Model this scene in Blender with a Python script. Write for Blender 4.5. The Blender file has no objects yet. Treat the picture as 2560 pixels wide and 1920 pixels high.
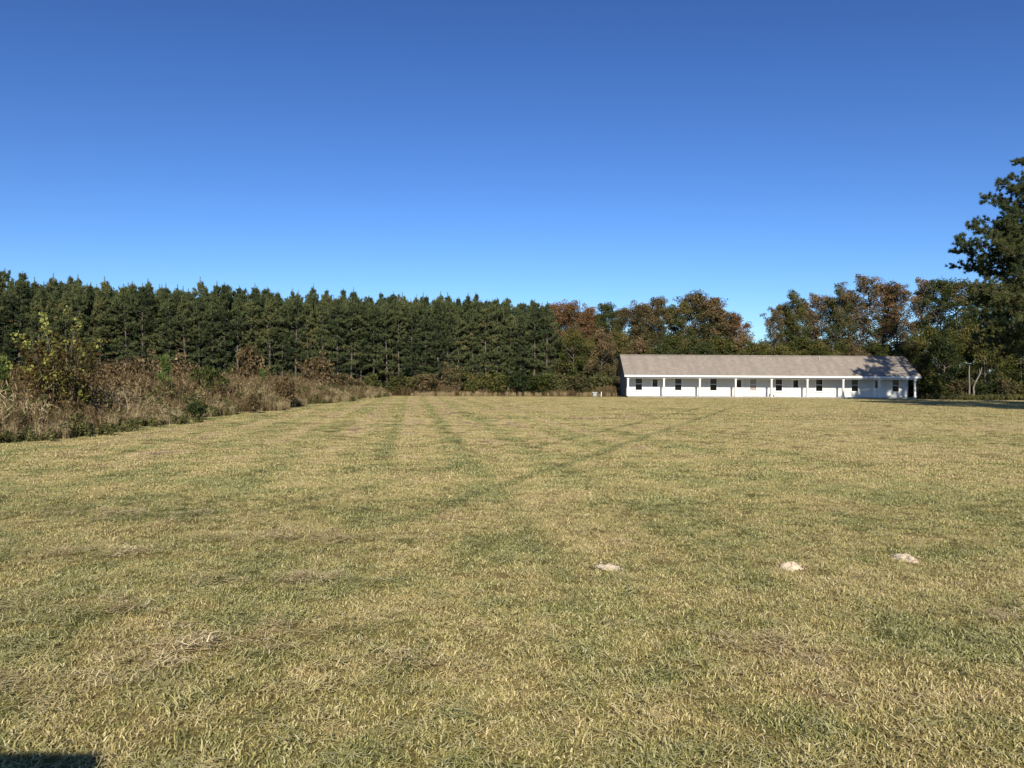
import bpy, math, random
import numpy as np
from mathutils import Vector, Matrix, Euler

PI = math.pi
scene = bpy.context.scene
COL = scene.collection

# ------------------------------------------------------------------ camera
CAM_H = 1.6
cd = bpy.data.cameras.new('camera')
cd.sensor_width = 36.0
cd.lens = 27.04
cd.clip_start = 0.05
cd.clip_end = 6000
cam = bpy.data.objects.new('camera', cd)
COL.objects.link(cam)
cam.location = (0, 0, CAM_H)
cam.rotation_euler = (Matrix.Rotation(PI/2 - 0.0016, 3, 'X') @ Matrix.Rotation(0.006, 3, 'Z')).to_euler()
scene.camera = cam

# ------------------------------------------------------------------ sky, sun, exposure
SUN_EL = math.radians(32)
SUN_AZ = math.radians(1.5)          # a little right of straight behind the camera
w = bpy.data.worlds.new('World'); scene.world = w; w.use_nodes = True
nt = w.node_tree; nt.nodes.clear()
sky = nt.nodes.new('ShaderNodeTexSky'); sky.sky_type = 'NISHITA'
sky.sun_disc = False
sky.sun_elevation = SUN_EL
sky.sun_rotation = PI - SUN_AZ
sky.altitude = 0; sky.air_density = 1.0; sky.dust_density = 0.2; sky.ozone_density = 3.0
gm = nt.nodes.new('ShaderNodeGamma'); gm.inputs[1].default_value = 1.38          # deep clear autumn blue
tn = nt.nodes.new('ShaderNodeMix'); tn.data_type = 'RGBA'; tn.blend_type = 'MULTIPLY'; tn.inputs[0].default_value = 1.0
tn.inputs[7].default_value = (0.585, 0.744, 1.0, 1)
bg = nt.nodes.new('ShaderNodeBackground'); bg.inputs['Strength'].default_value = 0.0505
wo = nt.nodes.new('ShaderNodeOutputWorld')
nt.links.new(sky.outputs[0], gm.inputs[0]); nt.links.new(gm.outputs[0], tn.inputs[6]); nt.links.new(tn.outputs[2], bg.inputs['Color']); nt.links.new(bg.outputs[0], wo.inputs['Surface'])

sd = bpy.data.lights.new('sun', 'SUN'); sd.energy = 5.0; sd.angle = math.radians(0.53); sd.color = (1.0, 0.93, 0.80)
sun = bpy.data.objects.new('sun', sd); COL.objects.link(sun)
travel = Vector((-math.sin(SUN_AZ)*math.cos(SUN_EL), math.cos(SUN_AZ)*math.cos(SUN_EL), -math.sin(SUN_EL)))
sun.rotation_euler = travel.to_track_quat('-Z', 'Y').to_euler()
sun.location = (10, -40, 40)

vs = scene.view_settings
vs.view_transform = 'Standard'; vs.look = 'None'; vs.exposure = 0.35; vs.gamma = 1.0; vs.use_curve_mapping = False
scene.render.engine = 'CYCLES'
scene.cycles.max_bounces = 6
scene.cycles.diffuse_bounces = 3
scene.cycles.transparent_max_bounces = 4
scene.cycles.use_denoising = True

# ------------------------------------------------------------------ helpers
def sx(px, d):
    """world X of something seen at picture column px and standing d metres away"""
    return (px-1280)/1923*d

def tag(o, label=None, cat=None, group=None, kind=None):
    if label: o['label'] = label
    if cat: o['category'] = cat
    if group: o['group'] = group
    if kind: o['kind'] = kind
    return o

def empty(name, loc=(0,0,0), rz=0.0, label=None, cat=None, group=None):
    o = bpy.data.objects.new(name, None); COL.objects.link(o)
    o.empty_display_size = 0.3
    o.location = loc; o.rotation_euler = (0,0,rz)
    return tag(o, label, cat, group)

class MB:
    """collects vertices, faces and a per-vertex tint"""
    def __init__(s): s.v=[]; s.f=[]; s.t=[]; s.n=0; s.sm=set()
    def add(s, v, f, t=0.5):
        v = np.asarray(v, float).reshape(-1,3); f = np.asarray(f, int)
        s.v.append(v); s.f.append(f+s.n)
        s.t.append(np.broadcast_to(np.asarray(t, float), (len(v),)).copy()); s.n += len(v)
    def box(s, x0,x1,y0,y1,z0,z1, t=0.5):
        v=[(x0,y0,z0),(x1,y0,z0),(x1,y1,z0),(x0,y1,z0),(x0,y0,z1),(x1,y0,z1),(x1,y1,z1),(x0,y1,z1)]
        f=[(0,3,2,1),(4,5,6,7),(0,1,5,4),(1,2,6,5),(2,3,7,6),(3,0,4,7)]
        s.add(v,f,t)
    def tube(s, pts, rad, sides=6, t=0.5, cap=True):
        pts=np.asarray(pts,float); n=len(pts)
        rad=np.broadcast_to(np.asarray(rad,float),(n,))
        tan=np.gradient(pts,axis=0); tan/=np.linalg.norm(tan,axis=1,keepdims=True)+1e-9
        ref=np.array([1.,0,0]) if abs(tan[0][0])<.8 else np.array([0,1.,0])
        a=np.cross(tan,ref); a/=np.linalg.norm(a,axis=1,keepdims=True)+1e-9
        b=np.cross(tan,a)
        ang=np.linspace(0,2*PI,sides,endpoint=False)
        v=(pts[:,None,:]+rad[:,None,None]*(np.cos(ang)[None,:,None]*a[:,None,:]+np.sin(ang)[None,:,None]*b[:,None,:])).reshape(-1,3)
        f=[]
        for i in range(n-1):
            for k in range(sides):
                k2=(k+1)%sides
                f.append((i*sides+k,i*sides+k2,(i+1)*sides+k2,(i+1)*sides+k))
        s.sm.add(len(s.f)); s.add(v,f,t)
        if cap:
            base=s.n
            s.add([pts[-1]],np.zeros((0,3),int),t)
            o=base-sides
            s.f.append(np.array([(o+k,o+(k+1)%sides,base) for k in range(sides)]))
    def mesh(s, name, smooth=False):
        me=bpy.data.meshes.new(name)
        v=np.concatenate(s.v); me.vertices.add(len(v)); me.vertices.foreach_set('co',v.astype(np.float32).ravel())
        loops=np.concatenate([f.ravel() for f in s.f if f.size]); 
        tot=np.concatenate([np.full(len(f),f.shape[1]) for f in s.f if f.size])
        start=np.concatenate([[0],np.cumsum(tot)[:-1]])
        me.loops.add(len(loops)); me.loops.foreach_set('vertex_index',loops.astype(np.int32))
        me.polygons.add(len(tot)); me.polygons.foreach_set('loop_start',start.astype(np.int32))
        a=me.attributes.new('tint','FLOAT','POINT'); a.data.foreach_set('value',np.concatenate(s.t).astype(np.float32))
        me.update(calc_edges=True); me.validate()
        sm=np.concatenate([np.full(len(f),smooth or (i in s.sm)) for i,f in enumerate(s.f) if f.size])
        me.polygons.foreach_set('use_smooth',sm)
        return me
    def build(s, name, mat, parent=None, smooth=False):
        me=s.mesh(name,smooth); 
        if mat: me.materials.append(mat)
        o=bpy.data.objects.new(name,me); COL.objects.link(o)
        if parent: o.parent=parent
        return o

def bevel(o, wdt=0.01, seg=2):
    m=o.modifiers.new('bevel','BEVEL'); m.width=wdt; m.segments=seg; m.limit_method='ANGLE'; m.angle_limit=math.radians(40)
    return o

# ------------------------------------------------------------------ material helpers
class NB:
    def __init__(s,tree): s.t=tree
    def n(s,typ,**k):
        nd=s.t.nodes.new(typ)
        for a,b in k.items(): setattr(nd,a,b)
        return nd
    def l(s,a,b): s.t.links.new(a,b)
    def val(s,sock,x):
        if hasattr(x,'is_linked') or isinstance(x,bpy.types.NodeSocket): s.l(x,sock)
        else: sock.default_value=x
    def math(s,op,a,b=0.0,c=0.0,clamp=False):
        nd=s.n('ShaderNodeMath',operation=op,use_clamp=clamp)
        s.val(nd.inputs[0],a); s.val(nd.inputs[1],b)
        if op in ('MULTIPLY_ADD','SMOOTH_MIN'): s.val(nd.inputs[2],c)
        return nd.outputs[0]
    def noise(s,vec,scale,detail=3,rough=.55,dist=0.0):
        nd=s.n('ShaderNodeTexNoise'); 
        if vec is not None: s.l(vec,nd.inputs['Vector'])
        nd.inputs['Scale'].default_value=scale; nd.inputs['Detail'].default_value=detail
        nd.inputs['Roughness'].default_value=rough; nd.inputs['Distortion'].default_value=dist
        return nd.outputs['Fac']
    def mapping(s,vec,scale=(1,1,1),rot=(0,0,0),loc=(0,0,0)):
        nd=s.n('ShaderNodeMapping'); s.l(vec,nd.inputs['Vector'])
        nd.inputs['Scale'].default_value=scale; nd.inputs['Rotation'].default_value=rot; nd.inputs['Location'].default_value=loc
        return nd.outputs[0]
    def ramp(s,fac,stops):
        nd=s.n('ShaderNodeValToRGB'); cr=nd.color_ramp
        while len(cr.elements)<len(stops): cr.elements.new(0.5)
        for e,(p,c) in zip(cr.elements,stops): e.position=p; e.color=(*c,1)
        s.val(nd.inputs[0],fac); return nd.outputs[0]
    def mr(s,v,a,b,c=0.0,d=1.0,smooth=False):
        nd=s.n('ShaderNodeMapRange'); nd.interpolation_type='SMOOTHSTEP' if smooth else 'LINEAR'
        s.val(nd.inputs[0],v)
        for i,x in enumerate((a,b,c,d)): nd.inputs[i+1].default_value=x
        return nd.outputs[0]
    def mix(s,f,a,b,typ='MIX'):
        nd=s.n('ShaderNodeMix',data_type='RGBA',blend_type=typ)
        s.val(nd.inputs[0],f)
        for i,x in ((6,a),(7,b)):
            if isinstance(x,tuple): nd.inputs[i].default_value=(*x,1)
            else: s.l(x,nd.inputs[i])
        return nd.outputs[2]
    def bump(s,h,strength,dist=.02):
        nd=s.n('ShaderNodeBump'); s.l(h,nd.inputs['Height']); nd.inputs['Strength'].default_value=strength; nd.inputs['Distance'].default_value=dist
        return nd.outputs[0]

def newmat(name):
    m=bpy.data.materials.new(name); m.use_nodes=True; m.node_tree.nodes.clear()
    b=NB(m.node_tree); out=b.n('ShaderNodeOutputMaterial'); return m,b,out

def surf(name,col,rough=.6,var=.15,scale=4.0,bumps=0.0,bscale=30,spec=.3,metal=0.0,coords='Object'):
    m,b,out=newmat(name); tc=b.n('ShaderNodeTexCoord').outputs[coords]
    p=b.n('ShaderNodeBsdfPrincipled')
    f=b.noise(tc,scale,5,.6)
    dark=tuple(c*(1-var) for c in col); lite=tuple(min(1,c*(1+var)) for c in col)
    c=b.ramp(f,[(.3,dark),(.7,lite)]); b.l(c,p.inputs['Base Color'])
    p.inputs['Roughness'].default_value=rough; p.inputs['Specular IOR Level'].default_value=spec; p.inputs['Metallic'].default_value=metal
    if bumps>.25: b.l(b.bump(b.noise(tc,bscale,4),bumps,.01),p.inputs['Normal'])
    b.l(p.outputs[0],out.inputs[0]); return m

def leafmat(name,stops,trans=.28,objvar=.12,wscale=.35):
    """foliage: colour runs along the tint of each leaf, with slow drift across the place"""
    m,b,out=newmat(name)
    at=b.n('ShaderNodeAttribute'); at.attribute_name='tint'
    oi=b.n('ShaderNodeObjectInfo')
    geo=b.n('ShaderNodeNewGeometry')
    drift=b.math('MULTIPLY_ADD',b.noise(geo.outputs['Position'],wscale,2),.5,-.25)
    f=b.math('ADD',at.outputs['Fac'],drift)
    f=b.math('MULTIPLY_ADD',b.math('SUBTRACT',oi.outputs['Random'],.5),objvar*2,f,True)
    f=b.math('ADD',f,b.math('MULTIPLY',b.math('SUBTRACT',oi.outputs['Random'],.5),objvar*2),0,True)
    c=b.ramp(f,stops)
    d=b.n('ShaderNodeBsdfDiffuse'); t=b.n('ShaderNodeBsdfTranslucent'); mx=b.n('ShaderNodeMixShader')
    b.l(c,d.inputs[0]); b.l(c,t.inputs[0]); mx.inputs[0].default_value=trans
    b.l(d.outputs[0],mx.inputs[1]); b.l(t.outputs[0],mx.inputs[2]); b.l(mx.outputs[0],out.inputs[0])
    return m

# -------- the lawn's own colour, shared by the soil sheet and by each blade
def lawn_group():
    g=bpy.data.node_groups.new('lawn_colour','ShaderNodeTree')
    g.interface.new_socket('Dry',in_out='OUTPUT',socket_type='NodeSocketFloat')
    g.interface.new_socket('Color',in_out='OUTPUT',socket_type='NodeSocketColor')
    b=NB(g); go=b.n('NodeGroupOutput')
    P=b.n('ShaderNodeNewGeometry').outputs['Position']
    sep=b.n('ShaderNodeSeparateXYZ'); b.l(P,sep.inputs[0]); X,Y=sep.outputs[0],sep.outputs[1]
    flat=b.n('ShaderNodeCombineXYZ'); b.l(X,flat.inputs[0]); b.l(Y,flat.inputs[1]); F=flat.outputs[0]
    big=b.noise(F,.16,3,.55,.4); mid=b.noise(F,.75,4,.62,.6); small=b.noise(F,3.2,4,.65,.3)
    sw=b.noise(b.mapping(F,(.13,.9,1),(0,0,math.radians(-6))),1.0,4,.6,.4)      # swaths of drier cut grass
    dry=b.math('MULTIPLY_ADD',b.math('SUBTRACT',big,.5),1.0,.46)
    dry=b.math('MULTIPLY_ADD',b.math('SUBTRACT',mid,.5),1.55,dry)
    dry=b.math('MULTIPLY_ADD',b.math('SUBTRACT',small,.5),1.15,dry)
    far=b.mr(Y,7,32,0,1,True)
    dry=b.math('MULTIPLY_ADD',far,.17,dry)
    dry=b.math('MULTIPLY_ADD',b.math('MULTIPLY',b.math('SUBTRACT',sw,.5),far),1.0,dry)
    # passes of the mower, along the field
    u=b.math('MULTIPLY_ADD',Y,.129,X)
    u=b.math('MULTIPLY_ADD',b.noise(F,.10,2),.9,u)
    s=b.math('SINE',b.math('MULTIPLY',u,2*PI/1.9))
    s2=b.math('SINE',b.math('MULTIPLY',u,2*PI/.83))
    s=b.math('MULTIPLY_ADD',s2,.5,s)
    msk=b.math('MULTIPLY',b.mr(X,-15,-9,0,1,True),b.mr(u,5,11,1,.12,True))
    msk=b.math('MULTIPLY',msk,b.mr(Y,8,26,.12,1,True))
    msk=b.math('MULTIPLY',msk,b.mr(b.noise(F,.22,2),.35,.6,.25,1))
    dry=b.math('MULTIPLY_ADD',b.math('MULTIPLY',s,msk),.30,dry)
    dry=b.math('MAXIMUM',dry,.20)
    # the strip beside the weeds stays greener
    dry=b.math('MULTIPLY_ADD',b.mr(X,-13.5,-9.5,1,0,True),-.22,dry)
    # two wheel tracks running towards the house
    tr=None
    for off,str_ in ((-4.6,1.0),(-6.6,.75)):
        dline=b.math('SUBTRACT',b.math('SUBTRACT',X,b.math('MULTIPLY',Y,.374)),off)
        dline=b.math('MULTIPLY_ADD',b.math('SUBTRACT',b.noise(F,.6,2),.5),.5,dline)
        k=b.mr(b.math('ABSOLUTE',dline),.05,.24,1,0,True)
        k=b.math('MULTIPLY',k,str_)
        tr=k if tr is None else b.math('MAXIMUM',tr,k)
    tr=b.math('MULTIPLY',tr,b.math('MULTIPLY',b.mr(Y,6,13,.35,1,True),b.mr(Y,50,60,1,0,True)))
    # older wheel marks running up the field
    for off,str_ in ((1.24,.42),(-.55,.26),(2.9,.20),(-2.6,.22),(-4.1,.16),(-5.2,.22),(-6.3,.16),(-7.4,.22),(-9.2,.16)):
        dl=b.math('SUBTRACT',b.math('MULTIPLY_ADD',Y,.129,X),off)
        dl=b.math('MULTIPLY_ADD',b.math('SUBTRACT',b.noise(F,.5,2),.5),.45,dl)
        k=b.math('MULTIPLY',b.mr(b.math('ABSOLUTE',dl),.04,.30,1,0,True),str_)
        k=b.math('MULTIPLY',k,b.math('MULTIPLY',b.mr(Y,4.5,7,0,1,True),b.mr(Y,30,75,1,.35,True)))
        tr=b.math('MAXIMUM',tr,k)
    tr=b.math('MULTIPLY',tr,b.mr(b.noise(F,.9,3),.30,.52,.55,1))
    dry=b.math('MULTIPLY_ADD',tr,-.34,dry,)
    dry=b.math('ADD',dry,0,0,True)
    col=b.ramp(dry,[(0,(.245,.262,.095)),(.25,(.36,.345,.125)),(.5,(.56,.455,.185)),(.75,(.71,.54,.26)),(1,(.64,.455,.285))])
    col=b.mix(b.math('MULTIPLY',tr,.45),col,(.17,.155,.06))
    b.l(dry,go.inputs['Dry']); b.l(col,go.inputs['Color'])
    return g
LAWN=lawn_group()

def mat_soil():
    m,b,out=newmat('lawn_soil')
    g=b.n('ShaderNodeGroup'); g.node_tree=LAWN
    P=b.n('ShaderNodeNewGeometry').outputs['Position']
    p=b.n('ShaderNodeBsdfPrincipled'); p.inputs['Roughness'].default_value=.95; p.inputs['Specular IOR Level'].default_value=.05
    fine=b.noise(P,48,6,.85); clump=b.noise(P,6,4,.7)
    c=b.mix(1.0,g.outputs['Color'],b.ramp(fine,[(.36,(.07,.065,.055)),(.62,(.62,.60,.56))]),'MULTIPLY')
    c=b.mix(1.0,c,b.ramp(clump,[(.3,(.75,.78,.75)),(.7,(1.1,1.08,1.05))]),'MULTIPLY')
    b.l(c,p.inputs['Base Color'])
    h=b.math('ADD',fine,b.math('MULTIPLY',clump,1.5))
    b.l(b.bump(h,.35,.05),p.inputs['Normal'])
    b.l(p.outputs[0],out.inputs[0]); return m

def mat_blade():
    m,b,out=newmat('grass_blade')
    g=b.n('ShaderNodeGroup'); g.node_tree=LAWN
    at=b.n('ShaderNodeAttribute'); at.attribute_name='tint'
    t=at.outputs['Fac']
    straw=b.ramp(t,[(0,(.030,.044,.012)),(.3,(.13,.155,.045)),(.58,(.40,.375,.155)),(.85,(.74,.64,.36)),(1,(.84,.76,.52))])
    c=b.mix(.50,g.outputs['Color'],straw)
    d=b.n('ShaderNodeBsdfDiffuse'); tr=b.n('ShaderNodeBsdfTranslucent'); mx=b.n('ShaderNodeMixShader'); mx.inputs[0].default_value=.2
    b.l(c,d.inputs[0]); b.l(c,tr.inputs[0]); b.l(d.outputs[0],mx.inputs[1]); b.l(tr.outputs[0],mx.inputs[2]); b.l(mx.outputs[0],out.inputs[0])
    return m

M={}
M['soil']=mat_soil(); M['blade']=mat_blade()
M['pine']=leafmat('pine_needles',[(0,(.045,.062,.032)),(.45,(.108,.130,.055)),(.75,(.16,.175,.07)),(1,(.21,.185,.08))],.25)
M['bigpine']=leafmat('old_pine_needles',[(0,(.035,.056,.030)),(.5,(.080,.105,.045)),(.8,(.15,.155,.055)),(1,(.22,.19,.08))],.3,.02)
M['rust']=leafmat('rust_leaves',[(0,(.065,.068,.03)),(.32,(.13,.102,.048)),(.55,(.205,.118,.058)),(.85,(.275,.15,.075)),(1,(.32,.20,.105))],.3)
M['brown']=leafmat('olive_brown_leaves',[(0,(.048,.056,.025)),(.35,(.11,.104,.046)),(.65,(.19,.135,.066)),(1,(.27,.18,.095))],.3)
M['olive']=leafmat('olive_leaves',[(0,(.03,.044,.014)),(.45,(.088,.10,.030)),(.8,(.16,.15,.045)),(1,(.22,.17,.065))],.3)
M['dgreen']=leafmat('dark_green_leaves',[(0,(.022,.034,.014)),(.5,(.058,.076,.028)),(.85,(.11,.115,.040)),(1,(.16,.13,.06))],.25)
M['ygreen']=leafmat('yellow_green_leaves',[(0,(.075,.045,.02)),(.35,(.13,.09,.03)),(.6,(.22,.22,.05)),(1,(.42,.42,.12))],.35,.03)
M['lime']=leafmat('sapling_needles',[(0,(.07,.11,.03)),(.5,(.15,.20,.055)),(1,(.26,.28,.09))],.3)
M['weed_brown']=leafmat('dry_weed',[(0,(.045,.038,.018)),(.35,(.12,.085,.042)),(.7,(.21,.148,.075)),(1,(.38,.285,.155))],.25,.03,.45)
M['weed_tan']=leafmat('tan_grass',[(0,(.17,.125,.062)),(.5,(.36,.275,.145)),(1,(.56,.455,.265))],.25,.03,.25)
M['weed_green']=leafmat('green_weed',[(0,(.06,.068,.026)),(.5,(.14,.145,.054)),(1,(.27,.23,.10))],.3,.03,.45)
M['bark']=surf('pine_bark',(.12,.10,.082),.9,.45,7,.5,14)
M['greybark']=surf('grey_bark',(.115,.10,.085),.9,.35,5,.4,16)
M['pale']=surf('bleached_wood',(.19,.165,.13),.85,.25,6,.3,20)
M['sand']=surf('pale_sand',(.63,.51,.36),.95,.22,14,.9,45,.1)
MOUNDS=[]

# ------------------------------------------------------------------ ground
def ground():
    mb=MB()
    # fine grid near, coarse far: one sheet
    xs=np.unique(np.concatenate([np.linspace(-1500,-80,12),np.linspace(-80,90,86),np.linspace(90,1500,12)]))
    ys=np.unique(np.concatenate([np.linspace(-1500,-20,12),np.linspace(-20,110,66),np.linspace(110,2500,16)]))
    gx,gy=np.meshgrid(xs,ys); gz=np.zeros_like(gx)
    v=np.stack([gx,gy,gz],-1).reshape(-1,3); nx=len(xs)
    f=[(j*nx+i,j*nx+i+1,(j+1)*nx+i+1,(j+1)*nx+i) for j in range(len(ys)-1) for i in range(nx-1)]
    mb.add(v,f); o=mb.build('ground',M['soil'])
    tag(o,'mown autumn lawn with tan and green patches and wheel tracks','ground',kind='structure')
ground()

# ------------------------------------------------------------------ the long house
M['white']=surf('white_paint',(.66,.65,.61),.55,.03,3,.05,30)
M['trim']=surf('white_trim',(.70,.69,.66),.5,.03,3)
M['shadewhite']=M['trim']
M['slab']=surf('porch_concrete',(.30,.28,.24),.85,.15,2,.2,20)
M['pipe']=surf('vent_pipe_plastic',(.38,.36,.33),.6,.1,5)
M['blind']=surf('drawn_blind',(.34,.29,.27),.8,.06,6)
M['doorpanel']=surf('door_paint',(.74,.73,.70),.5,.03,4)
M['brass']=surf('door_knob_metal',(.35,.28,.16),.35,.1,9,metal=.8)
def mat_siding():
    m,b,out=newmat('lap_siding'); tc=b.n('ShaderNodeTexCoord').outputs['Object']
    p=b.n('ShaderNodeBsdfPrincipled'); p.inputs['Roughness'].default_value=.6; p.inputs['Specular IOR Level'].default_value=.25
    sep=b.n('ShaderNodeSeparateXYZ'); b.l(tc,sep.inputs[0])
    saw=b.math('FRACT',b.math('DIVIDE',sep.outputs[2],.115))
    c=b.ramp(b.noise(b.mapping(tc,(.7,1,3)),1.2,5),[(.3,(.56,.55,.52)),(.7,(.63,.62,.59))])
    c=b.mix(b.mr(saw,.0,.12,.22,0),c,(.42,.41,.39)); b.l(c,p.inputs['Base Color']); b.l(p.outputs[0],out.inputs[0]); return m
M['siding']=mat_siding()
M['gableshade']=surf('shade_toned_gable_boards',(.17,.175,.18),.7,.10,3,.1,25)  # shade of the gable end put into the board colour as dark grey
def mat_shingle():
    m,b,out=newmat('weathered_shingle'); tc=b.n('ShaderNodeTexCoord').outputs['Object']
    p=b.n('ShaderNodeBsdfPrincipled'); p.inputs['Roughness'].default_value=.95; p.inputs['Specular IOR Level'].default_value=.1
    br=b.n('ShaderNodeTexBrick'); b.l(b.mapping(tc,(1,1.18,0)),br.inputs['Vector'])
    br.offset=.5; br.inputs['Scale'].default_value=1.0; br.inputs['Brick Width'].default_value=.33; br.inputs['Row Height'].default_value=.145
    br.inputs['Mortar Size'].default_value=.006
    br.inputs['Color1'].default_value=(.27,.225,.19,1); br.inputs['Color2'].default_value=(.33,.275,.235,1); br.inputs['Mortar'].default_value=(.2,.17,.15,1)
    c=b.mix(.75,br.outputs['Color'],b.ramp(b.noise(tc,2.2,6,.7),[(.32,(.195,.168,.136)),(.55,(.29,.247,.198)),(.75,(.36,.305,.245))]))
    st=b.noise(b.mapping(tc,(1.4,.22,.22)),1.0,4,.6)             # rain streaks and lichen, down the slope
    c=b.mix(b.mr(st,.40,.66,0,.6),c,(.20,.17,.14))
    b.l(c,p.inputs['Base Color']); b.l(p.outputs[0],out.inputs[0]); return m
M['shingle']=mat_shingle()
def mat_glass():
    m,b,out=newmat('window_glass'); p=b.n('ShaderNodeBsdfPrincipled')
    tc=b.n('ShaderNodeTexCoord').outputs['Object']
    b.l(b.ramp(b.noise(tc,1.5,3),[(.3,(.003,.0035,.004)),(.7,(.009,.010,.011))]),p.inputs['Base Color'])
    p.inputs['Roughness'].default_value=.06; p.inputs['Specular IOR Level'].default_value=.22
    b.l(p.outputs[0],out.inputs[0]); return m
M['glass']=mat_glass()

HX0,HX1=13.62,47.15          # wall corners
YP,YW,YB=90.0,91.55,97.0     # posts, front wall, back wall
YR=93.55; ZE,ZR=2.62,5.08    # ridge line, eave and ridge height
YE=89.72; YE2=2*YR-YE
house=empty('long_house',((HX0+HX1)/2,YW,0),0,'long white single-storey building with grey shingle roof and posted front porch','building')
def hp(name,mb,mat,parent=house,bev=0):
    ox,oy=(HX0+HX1)/2,YW
    for v in mb.v: v[:,0]-=ox; v[:,1]-=oy
    o=mb.build(name,mat,parent)
    if bev: bevel(o,bev)
    return o
FLOOR=.14
WINS=[(1597,0),(1695.5,0),(1783.5,0),(1883,1),(1947,0),(2048,0),(2137,0),(2239,0)]
DOORS=[1638,1847,1989.5,2194]
ops=[]
for px,bl in WINS:
    c=sx(px,YW); ops.append((c-.45,c+.45,.77,2.35,'w',bl))
for px in DOORS:
    c=sx(px,YW); ops.append((c-.46,c+.46,FLOOR+.01,2.26,'d',0))
ops.sort()
WT=2.56
mb=MB(); x=HX0
for (a,b_,z0,z1,k,bl) in ops:
    mb.box(x,a,YW,YW+.15,0,WT); mb.box(a,b_,YW,YW+.15,0,z0); mb.box(a,b_,YW,YW+.15,z1,WT); x=b_
mb.box(x,HX1,YW,YW+.15,0,WT)
hp('front_wall',mb,M['siding'])
def gable(xa,xb):
    mb=MB()
    slope=(ZR-ZE)/(YR-YE)
    zf=ZE+slope*(YW+.15-YE)-.16; zb=ZE+slope*(YE2-YB)-.16; zr=ZR-.16
    prof=[(YW+.15,0),(YB,0),(YB,zb),(YR,zr),(YW+.15,zf)]
    v=[(xa,y,z) for y,z in prof]+[(xb,y,z) for y,z in prof]
    mb.add(v[:5],[(4,3,2,1,0)]); mb.add(v[5:],[(0,1,2,3,4)])
    mb.add(v,[(i,(i+1)%5,5+(i+1)%5,5+i) for i in range(5)])
    return mb
hp('gable_wall',gable(HX0,HX0+.15),M['gableshade'])
hp('gable_wall',gable(HX1-.15,HX1),M['gableshade'])
mb=MB(); mb.box(HX0+.15,HX1-.15,YB-.15,YB,0,WT+.3); hp('back_wall',mb,M['siding'])
mb=MB(); mb.box(HX0+.15,HX1-.15,YW+.5,YW+.55,.1,WT); hp('inner_partition',mb,surf('dim_room_wall',(.10,.09,.085),.9,.2,2))
# roof
RX0,RX1=HX0-.52,HX1+.62
def slope(y0,z0,y1,z1,th=.09,n=36):
    mb=MB(); xs=np.linspace(RX0,RX1,n+1); rng=np.random.default_rng(3)
    sag=.012*np.sin(xs*.55)+.006*rng.standard_normal(n+1)
    top=[(xx,y0,z0+s*.5) for xx,s in zip(xs,sag)]+[(xx,y1,z1+s) for xx,s in zip(xs,sag)]
    bot=[(a,b_,c-th) for a,b_,c in top]
    v=top+bot; k=n+1; f=[]
    for i in range(n):
        f+= [(i,i+1,k+i+1,k+i),(2*k+i,3*k+i,3*k+i+1,2*k+i+1),(i,2*k+i,2*k+i+1,i+1)]
    f+=[(0,k,3*k,2*k),(n,2*k+n,3*k+n,k+n)]
    mb.add(v,f); return mb
roof=hp('roof',slope(YE,ZE,YR,ZR),M['shingle'])
hp('rear_slope',slope(YE2,ZE,YR,ZR),M['shingle'],roof)
mb=MB(); mb.add([(RX0,YR-.16,ZR-.055),(RX1,YR-.16,ZR-.055),(RX0,YR,ZR+.045),(RX1,YR,ZR+.045),(RX0,YR+.16,ZR-.055),(RX1,YR+.16,ZR-.055)],[(0,1,3,2),(2,3,5,4)]); hp('ridge_cap',mb,M['shingle'],roof)
mb=MB(); xx=sx(2048,YR-.7); mb.tube([(xx,YR-.7,ZR-.55),(xx,YR-.7,ZR-.10)],.04,8); mb.tube([(xx,YR-.7,ZR-.12),(xx,YR-.7,ZR-.06)],.06,8); hp('vent_pipe',mb,M['pipe'],roof)
mb=MB(); mb.box(RX0+.02,RX1-.02,YE-.03,YE+.0,ZE-.24,ZE-.02); hp('fascia',mb,M['trim'])
mb=MB(); mb.box(HX0-.02,HX1+.02,YE+.0,YW-.003,ZE-.23,ZE-.18); hp('porch_ceiling',mb,M['white'])
for s,(xa) in ((1,RX0+.01),(-1,RX1-.04)):
    for y0,z0,y1,z1 in ((YE+.05,ZE,YR,ZR),(YE2-.05,ZE,YR,ZR)):
        mb=MB(); v=[]
        for xq in (xa,xa+.03):
            v+=[(xq,y0,z0-.10),(xq,y1,z1-.10),(xq,y1,z1-.28),(xq,y0,z0-.28)]
        mb.add(v,[(0,1,2,3),(7,6,5,4),(0,4,5,1),(2,6,7,3),(1,5,6,2),(0,3,7,4)]); hp('rake_board',mb,M['gableshade'])
mb=MB(); mb.box(HX0-.08,HX1+.08,YP-.18,YW,0,FLOOR); hp('porch_slab',mb,M['slab'],house,.015)
mb=MB(); mb.box(RX0+.3,RX1-.3,YP-.075,YP+.075,ZE-.40,ZE-.232); hp('porch_beam',mb,M['white'])
for k in range(9):
    xx=sx(1570+k*89.65,YP)
    o=None; mb=MB(); mb.box(xx-.10,xx+.10,YP-.10,YP+.10,FLOOR,ZE-.401); o=hp('porch_post',mb,M['white'],house,.008)
    mb=MB(); mb.box(xx-.135,xx+.135,YP-.135,YP+.135,FLOOR+.001,FLOOR+.22); hp('plinth',mb,M['white'],o)
    mb=MB(); mb.box(xx-.13,xx+.13,YP-.13,YP+.13,ZE-.52,ZE-.402); hp('capital',mb,M['white'],o)
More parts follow.
